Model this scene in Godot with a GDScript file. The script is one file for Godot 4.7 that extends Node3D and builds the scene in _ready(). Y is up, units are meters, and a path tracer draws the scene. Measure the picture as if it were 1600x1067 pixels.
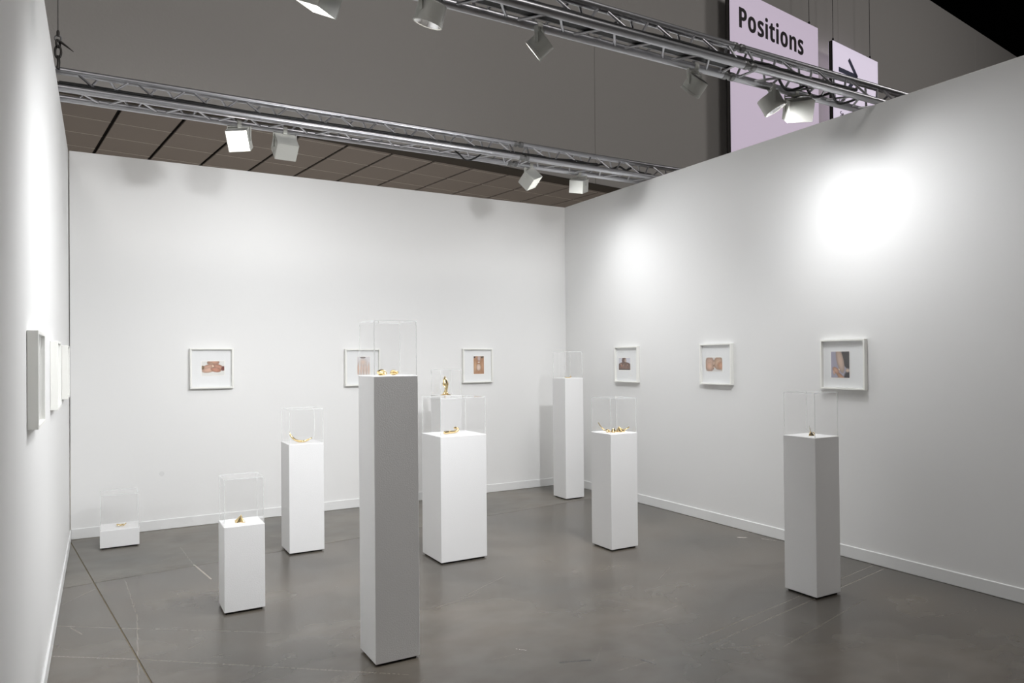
extends Node3D

# ------------------------------------------------------------------ sizes
const W := 5.04            # booth width between the side walls
const H := 3.285           # height of the booth walls
const SMUDGE := Vector2(0.702, 0.496)
const HALL := 7.4          # the hall is turned this many degrees against the booth
const SOFFIT := 4.09

# radiant strengths: ten lamps of the booth (rear truss left to right, front truss left to right), unseen hall lights, unseen lights behind the back wall
const POWER := [0.4, 0.5, 1.5, 0.8, 2.7, 1.5, 5.5, 7.8, 2.0, 0.6, 23.5, 33.0]
var mats := {}
var used := {}
var seam_noise: NoiseTexture2D

# ------------------------------------------------------------------ naming
func numbered(called: String) -> String:
	if not used.has(called):
		used[called] = 0
		return called
	used[called] += 1
	return "%s_%03d" % [called, used[called]]

func tag(o: Node, label: String, category: String, group := "") -> void:
	o.set_meta("label", label)
	o.set_meta("category", category)
	if group != "":
		o.set_meta("group", group)

func thing(called: String, label: String, category: String, at := Vector3.ZERO, turn := 0.0, group := "") -> Node3D:
	var o := Node3D.new()
	o.name = numbered(called)
	add_child(o, true)
	o.position = at
	o.rotation.y = turn
	tag(o, label, category, group)
	return o

func structure(called: String, label: String, at := Vector3.ZERO, turn := 0.0) -> Node3D:
	var o := Node3D.new()
	o.name = numbered(called)
	add_child(o, true)
	o.position = at
	o.rotation.y = turn
	o.set_meta("kind", "structure")
	o.set_meta("label", label)
	o.set_meta("category", called.split("_")[0])
	return o

func part(called: String, mesh: Mesh, m: Material, parent: Node, at := Transform3D()) -> MeshInstance3D:
	var o := MeshInstance3D.new()
	o.name = called
	o.mesh = mesh
	o.material_override = m
	o.transform = at
	parent.add_child(o, true)
	return o

# ------------------------------------------------------------------ shapes
func start() -> SurfaceTool:
	var st := SurfaceTool.new()
	st.begin(Mesh.PRIMITIVE_TRIANGLES)
	return st

func tri(st: SurfaceTool, a: Vector3, b: Vector3, c: Vector3, out: Vector3) -> void:
	var n := (b - a).cross(c - a)
	if n.length_squared() < 1e-18:
		return
	n = n.normalized()
	var p := [a, b, c]
	if n.dot(out) > 0.0:
		p = [a, c, b]
	else:
		n = -n
	for v in p:
		st.set_normal(n)
		st.add_vertex(v)

func quad(st: SurfaceTool, a: Vector3, b: Vector3, c: Vector3, d: Vector3, out: Vector3) -> void:
	tri(st, a, b, c, out)
	tri(st, a, c, d, out)

# a box with chamfered edges
func add_box(st: SurfaceTool, c: Vector3, s: Vector3, b := 0.002, bs := Basis()) -> void:
	var h := s * 0.5
	b = minf(b, minf(h.x, minf(h.y, h.z)) * 0.9)
	var corner := func(sx: float, sy: float, sz: float, ax: int) -> Vector3:
		var q := Vector3(sx * h.x, sy * h.y, sz * h.z)
		for k in 3:
			if k != ax:
				q[k] -= signf(q[k]) * b
		return c + bs * q
	for s1 in [-1.0, 1.0]:
		quad(st, corner.call(s1, -1.0, -1.0, 0), corner.call(s1, 1.0, -1.0, 0), corner.call(s1, 1.0, 1.0, 0), corner.call(s1, -1.0, 1.0, 0), bs * Vector3(s1, 0, 0))
		quad(st, corner.call(-1.0, s1, -1.0, 1), corner.call(1.0, s1, -1.0, 1), corner.call(1.0, s1, 1.0, 1), corner.call(-1.0, s1, 1.0, 1), bs * Vector3(0, s1, 0))
		quad(st, corner.call(-1.0, -1.0, s1, 2), corner.call(1.0, -1.0, s1, 2), corner.call(1.0, 1.0, s1, 2), corner.call(-1.0, 1.0, s1, 2), bs * Vector3(0, 0, s1))
		for s2 in [-1.0, 1.0]:
			quad(st, corner.call(s1, s2, -1.0, 0), corner.call(s1, s2, 1.0, 0), corner.call(s1, s2, 1.0, 1), corner.call(s1, s2, -1.0, 1), bs * Vector3(s1, s2, 0))
			quad(st, corner.call(s1, -1.0, s2, 0), corner.call(s1, 1.0, s2, 0), corner.call(s1, 1.0, s2, 2), corner.call(s1, -1.0, s2, 2), bs * Vector3(s1, 0, s2))
			quad(st, corner.call(-1.0, s1, s2, 1), corner.call(1.0, s1, s2, 1), corner.call(1.0, s1, s2, 2), corner.call(-1.0, s1, s2, 2), bs * Vector3(0, s1, s2))
			for s3 in [-1.0, 1.0]:
				tri(st, corner.call(s1, s2, s3, 0), corner.call(s1, s2, s3, 1), corner.call(s1, s2, s3, 2), bs * Vector3(s1, s2, s3))

func box(s: Vector3, b := 0.002, c := Vector3.ZERO) -> ArrayMesh:
	var st := start()
	add_box(st, c, s, b)
	return st.commit()

# a closed sweep: each ring k has a centre and its own outline function
func add_rings(st: SurfaceTool, rings: Array, capped := true) -> void:
	var n: int = rings[0].size()
	var rows: int = rings.size()
	var nor := []
	for i in rows:
		var row := []
		for j in n:
			var du: Vector3 = rings[i][(j + 1) % n] - rings[i][(j + n - 1) % n]
			var dv: Vector3 = rings[mini(i + 1, rows - 1)][j] - rings[maxi(i - 1, 0)][j]
			row.append(du.cross(dv).normalized())
		nor.append(row)
	# make the normals point outwards
	var mid := rows / 2
	var cm := Vector3.ZERO
	for q in rings[mid]:
		cm += q
	cm /= n
	var s := 0.0
	for j in n:
		s += (rings[mid][j] - cm).dot(nor[mid][j])
	var flip := s < 0.0
	for i in rows - 1:
		for j in n:
			var k := (j + 1) % n
			var f := [[i, j], [i + 1, j], [i + 1, k], [i, j], [i + 1, k], [i, k]]
			if flip:
				f = [[i, j], [i + 1, k], [i + 1, j], [i, j], [i, k], [i + 1, k]]
			for e in f:
				st.set_normal(-nor[e[0]][e[1]] if flip else nor[e[0]][e[1]])
				st.add_vertex(rings[e[0]][e[1]])
	if capped:
		for e in [0, rows - 1]:
			var c := Vector3.ZERO
			for q in rings[e]:
				c += q
			c /= n
			var inner: int = 1 if e == 0 else rows - 2
			var ci := Vector3.ZERO
			for q in rings[inner]:
				ci += q
			ci /= n
			for j in n:
				tri(st, c, rings[e][j], rings[e][(j + 1) % n], c - ci)

# a tube through points; radii: one number, or one Vector2 (two half axes) a point
func add_sweep(st: SurfaceTool, pts: Array, radii, sides := 12, up := Vector3.UP) -> void:
	var rings := []
	var side := Vector3.ZERO
	for i in pts.size():
		var t: Vector3 = (pts[mini(i + 1, pts.size() - 1)] - pts[maxi(i - 1, 0)]).normalized()
		if i == 0:
			side = t.cross(up)
			if side.length() < 0.05:
				side = t.cross(Vector3.RIGHT)
		side = (side - t * side.dot(t)).normalized()
		var other := side.cross(t).normalized()
		var r: Vector2 = radii[i] if radii is Array else Vector2(radii, radii)
		var ring := []
		for j in sides:
			var a := TAU * j / sides
			ring.append(pts[i] + side * cos(a) * r.x + other * sin(a) * r.y)
		rings.append(ring)
	add_rings(st, rings)

func tube(pts: Array, r, sides := 12) -> ArrayMesh:
	var st := start()
	add_sweep(st, pts, r, sides)
	return st.commit()

func smooth_path(pts: Array, steps := 6) -> Array:
	var c := Curve3D.new()
	for i in pts.size():
		var d: Vector3 = (pts[mini(i + 1, pts.size() - 1)] - pts[maxi(i - 1, 0)]) / 6.0
		c.add_point(pts[i], -d, d)
	var out := []
	for i in pts.size() - 1:
		for k in steps:
			out.append(c.sample(i, float(k) / steps))
	out.append(pts[-1])
	return out

# a profile (x = radius, y = height along +Y) turned round the Y axis
func add_lathe(st: SurfaceTool, profile: Array, sides := 28, at := Transform3D()) -> void:
	for i in profile.size() - 1:
		var p: Vector2 = profile[i]
		var q: Vector2 = profile[i + 1]
		var e := q - p
		if e.length() < 1e-6:
			continue
		var nn := Vector2(e.y, -e.x).normalized()
		for j in sides:
			var a := TAU * j / sides
			var b := TAU * (j + 1) / sides
			var v := func(pp: Vector2, ang: float) -> Vector3:
				return at * Vector3(pp.x * cos(ang), pp.y, pp.x * sin(ang))
			var nv := func(ang: float) -> Vector3:
				return at.basis * Vector3(nn.x * cos(ang), nn.y, nn.x * sin(ang))
			var quad_v := [[p, a], [q, a], [q, b], [p, a], [q, b], [p, b]]
			# front faces run clockwise
			var A: Vector3 = v.call(quad_v[0][0], quad_v[0][1])
			var B: Vector3 = v.call(quad_v[1][0], quad_v[1][1])
			var C: Vector3 = v.call(quad_v[2][0], quad_v[2][1])
			var g := (B - A).cross(C - A)
			if g.length() < 1e-12:
				C = v.call(quad_v[5][0], quad_v[5][1])
				g = (B - A).cross(C - A)
			if g.dot(nv.call((a + b) * 0.5)) > 0.0:
				quad_v = [[p, a], [q, b], [q, a], [p, a], [p, b], [q, b]]
			for w in quad_v:
				st.set_normal(nv.call(w[1]))
				st.add_vertex(v.call(w[0], w[1]))

func lathe(profile: Array, sides := 28, at := Transform3D()) -> ArrayMesh:
	var st := start()
	add_lathe(st, profile, sides, at)
	return st.commit()

func between(a: Vector3, b: Vector3) -> Transform3D:
	# a unit cylinder (height 1 along Y) laid from a to b
	var y := b - a
	var x := y.cross(Vector3(0.31, 0.17, 0.94)).normalized()
	var z := x.cross(y.normalized())
	return Transform3D(Basis(x, y, z), (a + b) * 0.5)

func aimed(from: Vector3, to: Vector3) -> Basis:
	return Basis.looking_at((to - from).normalized(), Vector3.UP)

# ------------------------------------------------------------------ materials
func mat(key: String, color: Color, rough := 0.6, metal := 0.0, spec := 0.5) -> StandardMaterial3D:
	if mats.has(key):
		return mats[key]
	var m := StandardMaterial3D.new()
	m.resource_name = key
	m.albedo_color = color
	m.roughness = rough
	m.metallic = metal
	m.metallic_specular = spec
	mats[key] = m
	return m

func bumpy(m: StandardMaterial3D, freq: float, strength: float, scale: float, sd: int, octaves := 3) -> void:
	var n := FastNoiseLite.new()
	n.seed = sd
	n.noise_type = FastNoiseLite.TYPE_SIMPLEX_SMOOTH
	n.frequency = freq
	n.fractal_octaves = octaves
	var t := NoiseTexture2D.new()
	t.noise = n
	t.width = 512
	t.height = 512
	t.seamless = true
	t.as_normal_map = true
	t.bump_strength = 6.0
	m.normal_enabled = true
	m.normal_texture = t
	m.normal_scale = strength
	m.uv1_triplanar = true
	m.uv1_world_triplanar = true
	m.uv1_scale = Vector3.ONE * scale

func make_materials() -> void:
	var w := mat("wall_paint", Color(0.915, 0.915, 0.91), 0.75, 0.0, 0.35)
	bumpy(w, 0.03, 0.02, 1.3, 3)
	var b := mat("baseboard_paint", Color(0.91, 0.912, 0.908), 0.45, 0.0, 0.5)
	var pl := mat("plinth_paint", Color(0.92, 0.92, 0.918), 0.6, 0.0, 0.4)
	bumpy(pl, 0.045, 0.17, 5.0, 9)
	mat("smudge", Color(0.875, 0.875, 0.87), 0.7)
	mat("frame_paint", Color(0.945, 0.945, 0.925), 0.4)
	mat("mat_board", Color(0.93, 0.935, 0.935), 0.9)
	mat("paper_edge", Color(0.97, 0.965, 0.95), 0.8)
	mat("dark_gap", Color(0.1, 0.095, 0.085), 0.9)
	var f := mat("fascia_paint", Color(0.71, 0.698, 0.684), 0.85, 0.0, 0.3)
	bumpy(f, 0.05, 0.15, 1.0, 5)
	mat("soffit_tile", Color(0.60, 0.575, 0.56), 0.9, 0.0, 0.3)
	mat("soffit_back", Color(0.16, 0.15, 0.145), 0.9)
	mat("soffit_edge", Color(0.32, 0.305, 0.29), 0.9, 0.0, 0.3)
	mat("tee_metal", Color(0.80, 0.78, 0.755), 0.6)
	mat("hall_black", Color(0.055, 0.05, 0.052), 0.9)
	mat("hall_grey", Color(0.33, 0.325, 0.32), 0.9)
	var al := mat("aluminium", Color(0.76, 0.76, 0.775), 0.34, 0.9)
	bumpy(al, 0.06, 0.08, 8.0, 21)
	mat("steel_dark", Color(0.27, 0.26, 0.25), 0.45, 0.7)
	mat("steel_bright", Color(0.55, 0.55, 0.55), 0.42, 0.9)
	mat("cable_black", Color(0.06, 0.06, 0.065), 0.5)
	mat("lamp_body", Color(0.78, 0.78, 0.755), 0.5)
	mat("lamp_cap", Color(0.42, 0.42, 0.40), 0.6)
	mat("lamp_reflector", Color(0.9, 0.9, 0.9), 0.25, 0.9)
	mat("gold", Color(0.93, 0.83, 0.62), 0.11, 1.0)
	mat("joint_dust", Color(0.42, 0.385, 0.31), 0.95)
	mat("sign_frame", Color(0.30, 0.29, 0.285), 0.5, 0.4)
	mat("sign_rim", Color(0.13, 0.12, 0.125), 0.5, 0.2)
	mat("letter_ink", Color(0.13, 0.085, 0.11), 0.6)
	mat("arrow_ink", Color(0.33, 0.345, 0.43), 0.6)
	var lens := mat("lamp_glow", Color(0.95, 0.95, 0.95), 0.4)
	lens.emission_enabled = true
	lens.emission = Color(1.0, 0.985, 0.96)
	lens.emission_energy_multiplier = 6.0
	var dim := mat("lamp_glow_dim", Color(0.9, 0.9, 0.88), 0.4)
	dim.emission_enabled = true
	dim.emission = Color(1.0, 1.0, 0.96)
	dim.emission_energy_multiplier = 0.55
	var face := mat("sign_face", Color(0.78, 0.73, 0.79), 0.6)
	face.emission_enabled = true
	face.emission = Color(0.81, 0.755, 0.83)
	face.emission_energy_multiplier = 0.58
	var face2 := mat("sign_face_cool", Color(0.8, 0.77, 0.82), 0.6)
	face2.emission_enabled = true
	face2.emission = Color(0.83, 0.79, 0.86)
	face2.emission_energy_multiplier = 0.78
	var ac := mat("acrylic", Color(1, 1, 1, 0.01), 0.02, 0.0, 0.33)
	ac.transparency = BaseMaterial3D.TRANSPARENCY_ALPHA
	ac.cull_mode = BaseMaterial3D.CULL_DISABLED
	var ed := mat("acrylic_edge", Color(0.98, 0.99, 0.99, 0.2), 0.3)
	ed.transparency = BaseMaterial3D.TRANSPARENCY_ALPHA
	var gl := mat("picture_glass", Color(1, 1, 1, 0.01), 0.02, 0.0, 0.35)
	gl.transparency = BaseMaterial3D.TRANSPARENCY_ALPHA

# ------------------------------------------------------------------ light fittings


func _ready() -> void:
	# ---- camera
	var cam := Camera3D.new()
	cam.name = "camera"
	var yaw := 0.518270501
	var pit := 0.00757475217
	var rol := -0.00871960098
	var fwd := Vector3(sin(yaw) * cos(pit), sin(pit), -cos(yaw) * cos(pit))
	var rgt := Vector3(cos(yaw), 0, sin(yaw))
	var upv := rgt.cross(fwd)
	var r2 := rgt * cos(rol) + upv * sin(rol)
	var u2 := upv * cos(rol) - rgt * sin(rol)
	cam.transform = Transform3D(Basis(r2, u2, -fwd), Vector3(0.23814, 1.5, 7.13442))
	cam.projection = Camera3D.PROJECTION_FRUSTUM
	cam.near = 0.05
	cam.far = 200.0
	cam.size = 0.05 * 1067.0 / 1126.387
	cam.frustum_offset = Vector2(0.05 * (800.0 - 800.765) / 1126.387, 0.05 * (550.434 - 533.5) / 1126.387)
	add_child(cam)
	cam.current = true

	# ---- the hall's air: almost no light of its own
	var we := WorldEnvironment.new()
	we.name = "surroundings"
	var env := Environment.new()
	env.background_mode = Environment.BG_COLOR
	env.background_color = Color(0.02, 0.018, 0.018)
	env.tonemap_mode = Environment.TONE_MAPPER_LINEAR
	env.tonemap_exposure = 1.0
	env.sdfgi_enabled = true
	env.ssao_enabled = true
	env.ssil_enabled = true
	we.environment = env
	add_child(we)

	# ---- unseen lights high in the hall, placed to light the bulkhead and plinth fronts
	for q in [Vector3(-3.0, 10.5, 9.8), Vector3(5.0, 10.5, 9.2), Vector3(17.0, 10.5, 7.8)]:
		area("unseen_hall_light", q, Vector2(3.0, 3.0), POWER[10] * (1.3 if q.x > 10.0 else 1.0), -50.0)
	# unseen lights behind the back wall, placed to brighten the ceiling tiles
	for q in [Vector3(-1.5, 3.0, -3.4), Vector3(3.0, 3.0, -3.9), Vector3(7.5, 3.0, -4.4)]:
		area("unseen_rear_light", q, Vector2(2.5, 0.6), POWER[11])

	make_materials()
	build_floor()
	build_booth()
	build_hall()
	build_truss_back()
	build_truss_front()
	build_lamps()
	build_signs()
	build_plinths()
	build_sculptures()
	build_frames()
	build_rigging()

func area(called: String, at: Vector3, size: Vector2, energy: float, pitch := -90.0) -> void:
	var l := AreaLight3D.new()
	l.name = called
	l.area_size = size
	l.light_color = Color(1.0, 0.985, 0.975)
	l.light_energy = energy
	l.area_range = 60.0
	l.shadow_enabled = true
	l.position = at
	l.rotation_degrees = Vector3(pitch, 0, 0)
	add_child(l, true)

# ------------------------------------------------------------------ floor
const TONE := [0.424, 0.402, 0.371]

func floor_image() -> Array:
	var N := 1536
	var span := 8.0
	var lo := Vector2(-1.5, -1.0)
	var mk := func(sd: int, fr: float, oc: int) -> PackedFloat32Array:
		var n := FastNoiseLite.new()
		n.seed = sd
		n.noise_type = FastNoiseLite.TYPE_SIMPLEX_SMOOTH
		n.frequency = fr
		n.fractal_octaves = oc
		var half := N / 2
		var out := PackedFloat32Array()
		out.resize(half * half)
		for y in half:
			for x in half:
				out[y * half + x] = n.get_noise_2d(x * 2.0, y * 2.0 * 1.3)
		return out
	var a: PackedFloat32Array = mk.call(11, 0.0035, 4)
	var b: PackedFloat32Array = mk.call(23, 0.016, 3)
	var half_n := N / 2
	var px := PackedFloat32Array()
	px.resize(half_n * half_n * 3)
	var rg := PackedFloat32Array()
	rg.resize(half_n * half_n)
	var base := Color(TONE[0], TONE[1], TONE[2]).srgb_to_linear()
	for i in half_n * half_n:
		var v := 1.0 + a[i] * 0.42 + b[i] * 0.22
		var warm := (a[i] - b[i]) * 0.05
		px[i * 3] = base.r * (v + warm)
		px[i * 3 + 1] = base.g * v
		px[i * 3 + 2] = base.b * (v - warm)
		rg[i] = clampf(0.27 + a[i] * 0.0, 0.12, 0.8)
	var im := Image.create_from_data(half_n, half_n, false, Image.FORMAT_RGBF, px.to_byte_array())
	im.resize(N, N, Image.INTERPOLATE_BILINEAR)
	var ri := Image.create_from_data(half_n, half_n, false, Image.FORMAT_RF, rg.to_byte_array())
	var rnd := RandomNumberGenerator.new()
	rnd.seed = 77
	var mark := func(p: Vector2, q: Vector2, col: Color, strength: float, wide := 1, broken := 0.0) -> void:
		var P := (p - lo) / span * N
		var Q := (q - lo) / span * N
		var steps := int(P.distance_to(Q)) + 1
		for k in steps:
			if rnd.randf() < broken:
				continue
			var s := P.lerp(Q, float(k) / steps)
			for dx in wide:
				for dy in wide:
					var x := int(s.x) + dx
					var y := int(s.y) + dy
					if x >= 0 and y >= 0 and x < N and y < N:
						im.set_pixel(x, y, im.get_pixel(x, y).lerp(col, strength * rnd.randf_range(0.5, 1.0)))
	var pale := Color(0.80, 0.775, 0.72).srgb_to_linear()
	var black := Color(0.005, 0.005, 0.005)
	# thin pale cuts and scratches
	mark.call(Vector2(0.01, 2.279), Vector2(0.424, 2.574), pale, 0.55, 1, 0.1)
	mark.call(Vector2(0.424, 2.574), Vector2(1.1, 3.05), pale, 0.25, 1, 0.4)
	mark.call(Vector2(0.004, 2.757), Vector2(0.404, 3.042), pale, 0.65)
	mark.call(Vector2(0.404, 3.042), Vector2(1.5, 3.9), pale, 0.4, 1, 0.2)
	mark.call(Vector2(0.372, 1.489), Vector2(0.416, 2.371), pale, 0.25, 1, 0.3)
	mark.call(Vector2(0.415, 2.309), Vector2(0.379, 3.45), pale, 0.35)
	mark.call(Vector2(0.784, 0.76), Vector2(0.82, 1.35), pale, 0.35, 1, 0.2)
	mark.call(Vector2(0.82, 1.35), Vector2(0.886, 1.802), pale, 0.75, 2)
	mark.call(Vector2(0.2, 1.62), Vector2(0.0, 1.9), pale, 0.3, 1, 0.3)
	mark.call(Vector2(0.08, 2.35), Vector2(0.14, 2.5), pale, 0.5)
	for k in 2:
		var o := Vector2(0.0, 0.09 * k)
		mark.call(Vector2(2.98, 4.28) + o, Vector2(3.655, 4.164) + o, pale, 0.35, 1, 0.2)
		mark.call(Vector2(3.655, 4.164) + o, Vector2(4.488, 4.02) + o, pale, 0.4, 1, 0.1)
		mark.call(Vector2(4.488, 4.02) + o, Vector2(5.0, 3.93) + o, pale, 0.55)
	mark.call(Vector2(3.289, 4.583), Vector2(4.3, 4.35), pale, 0.3, 1, 0.2)
	mark.call(Vector2(1.975, 3.124), Vector2(2.336, 3.01), pale, 0.3, 1, 0.2)
	mark.call(Vector2(2.175, 3.043), Vector2(2.648, 2.78), pale, 0.3, 1, 0.3)
	mark.call(Vector2(4.80, 2.86), Vector2(4.86, 2.9), Color(0.9, 0.85, 0.8), 0.9, 3, 0.3)
	mark.call(Vector2(4.93, 3.0), Vector2(4.98, 3.1), Color(0.9, 0.85, 0.8), 0.8, 2, 0.3)
	mark.call(Vector2(2.09, 3.9), Vector2(2.13, 3.95), Color(0.9, 0.85, 0.8), 0.7, 1, 0.2)
	# dark scuffs
	mark.call(Vector2(2.191, 4.154), Vector2(2.336, 4.206), black, 0.8, 2, 0.1)
	mark.call(Vector2(2.5, 4.251), Vector2(2.552, 4.326), black, 0.6, 1, 0.4)
	mark.call(Vector2(2.552, 4.326), Vector2(2.577, 4.411), black, 0.7, 2, 0.5)
	mark.call(Vector2(2.893, 4.548), Vector2(2.911, 4.559), black, 0.8, 2)
	mark.call(Vector2(3.157, 2.265), Vector2(3.18, 2.275), black, 0.6, 2)
	mark.call(Vector2(0.165, 2.196), Vector2(0.168, 2.2), black, 0.85, 3)
	mark.call(Vector2(2.984, 4.23), Vector2(3.1, 4.22), black, 0.4, 1, 0.4)
	mark.call(Vector2(2.358, 3.01), Vector2(2.4, 3.06), black, 0.35, 1, 0.3)
	for k in 150:
		var p := Vector2(rnd.randf_range(0.1, 5.0), rnd.randf_range(0.2, 6.0))
		var d := Vector2.from_angle(rnd.randf_range(-0.9, 0.5)) * rnd.randf_range(0.04, 0.35)
		mark.call(p, p + d, pale if rnd.randf() < 0.75 else black, rnd.randf_range(0.06, 0.22), 1, 0.25)
	# rubbed, crumbled concrete along the cross joint
	for k in 900:
		var u := rnd.randf_range(0.0, 4.9)
		var z: float = 1.49 - u * 0.13 - absf(rnd.randfn(0.0, 0.09))
		mark.call(Vector2(u, z), Vector2(u + rnd.randf_range(0.02, 0.08), z - rnd.randf_range(-0.01, 0.02)), Color(0.42, 0.38, 0.3), 0.16, 1, 0.3)
	return [ImageTexture.create_from_image(im), ImageTexture.create_from_image(ri), lo, span]

func build_floor() -> void:
	var t := floor_image()
	var fl := structure("floor", "grey polished concrete floor of four slabs with sandy joints")
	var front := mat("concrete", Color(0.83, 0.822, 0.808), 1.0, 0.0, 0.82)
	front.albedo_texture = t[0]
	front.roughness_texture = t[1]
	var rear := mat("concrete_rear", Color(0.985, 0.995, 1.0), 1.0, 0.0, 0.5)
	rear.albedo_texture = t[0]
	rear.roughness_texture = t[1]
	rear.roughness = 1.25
	# the slabs meet where the two joints cross; they are turned with the hall
	var cross := Vector3(0.19, 0, 1.475)
	var eu := Vector3(1, 0, 0).rotated(Vector3.UP, deg_to_rad(HALL))
	var ew := Vector3(0, 0, 1).rotated(Vector3.UP, deg_to_rad(HALL))
	var gap := 0.004
	for i in 2:
		for j in 2:
			var x0 := gap if i else -16.0
			var x1 := 22.0 if i else -gap
			var z0 := gap if j else -14.0
			var z1 := 14.0 if j else -gap
			var st := start()
			var cs := [Vector2(x0, z0), Vector2(x1, z0), Vector2(x1, z1), Vector2(x0, z1)]
			var lo: Vector2 = t[2]
			var top := []
			for c in cs:
				top.append(cross + eu * c.x + ew * c.y)
			for tr in [[0, 1, 2], [0, 2, 3]]:
				for k in tr:
					var q: Vector3 = top[k]
					st.set_normal(Vector3.UP)
					st.set_tangent(Plane(Vector3.RIGHT, 1.0))
					st.set_uv(Vector2(q.x - lo.x, q.z - lo.y) / float(t[3]))
					st.add_vertex(q)
			var dn := Vector3(0, -0.12, 0)
			for k in 4:
				var a: Vector3 = top[k]
				var b: Vector3 = top[(k + 1) % 4]
				var mid: Vector3 = (a + b) * 0.5 - (top[0] + top[2]) * 0.5
				quad(st, a, b, b + dn, a + dn, mid)
			quad(st, top[0] + dn, top[1] + dn, top[2] + dn, top[3] + dn, Vector3.DOWN)
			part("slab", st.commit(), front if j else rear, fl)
	var js := start()
	add_box(js, cross + Vector3(0, -0.026, 0) + eu * 3.0, Vector3(37.9, 0.04, 0.0075), 0.0005, Basis(Vector3.UP, deg_to_rad(HALL)))
	part("joint", js.commit(), mats["joint_dust"], fl)
	js = start()
	add_box(js, cross + Vector3(0, -0.0225, 0), Vector3(0.0075, 0.04, 27.9), 0.0005, Basis(Vector3.UP, deg_to_rad(HALL)))
	part("joint", js.commit(), mats["joint_dust"], fl)

# ------------------------------------------------------------------ the booth
func build_booth() -> void:
	var m: Material = mats["wall_paint"]
	var T := 0.10
	var front := 6.2
	var wl := structure("wall_left", "white partition wall with three frames seen edge on")
	part("panel", box(Vector3(T, H, front + 0.12), 0.003, Vector3(-T / 2, H / 2, (front - 0.12) / 2)), m, wl)
	var wb := structure("wall_back", "white partition wall across the back of the booth")
	part("panel", box(Vector3(W - 0.007 + T, H, T), 0.003, Vector3(0.007 + (W - 0.007 + T) / 2, H / 2, -T / 2)), m, wb)
	part("smudge", lathe([Vector2(0, 0.0006), Vector2(0.018, 0.0006), Vector2(0.021, 0.0)], 18, Transform3D(Basis(Vector3.RIGHT, PI / 2), Vector3(SMUDGE.x, SMUDGE.y, 0.0002))), mats["smudge"], wb)
	var wr := structure("wall_right", "white partition wall on the right with a bright pool of light")
	part("panel", box(Vector3(T, H, front), 0.003, Vector3(W + T / 2, H / 2, front / 2 + 0.0005)), m, wr)
	var bm: Material = mats["baseboard_paint"]
	var bh := 0.09
	var bt := 0.012
	var skirting := func(called: String, label: String, c: Vector3, s: Vector3) -> void:
		var b := structure(called, label)
		part("board", box(s, 0.004, c), bm, b)
	skirting.call("baseboard_left", "low white skirting board along the left wall", Vector3(bt / 2 + 0.0002, bh / 2, front / 2 + 0.02), Vector3(bt, bh, front - 0.04))
	skirting.call("baseboard_back", "low white skirting board along the back wall", Vector3(W / 2 + 0.004, bh / 2, bt / 2 + 0.0002), Vector3(W - 0.012, bh, bt))
	skirting.call("baseboard_right", "low white skirting board along the right wall", Vector3(W - bt / 2 - 0.0002, bh / 2, front / 2 + 0.01), Vector3(bt, bh, front - 0.02))

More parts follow.
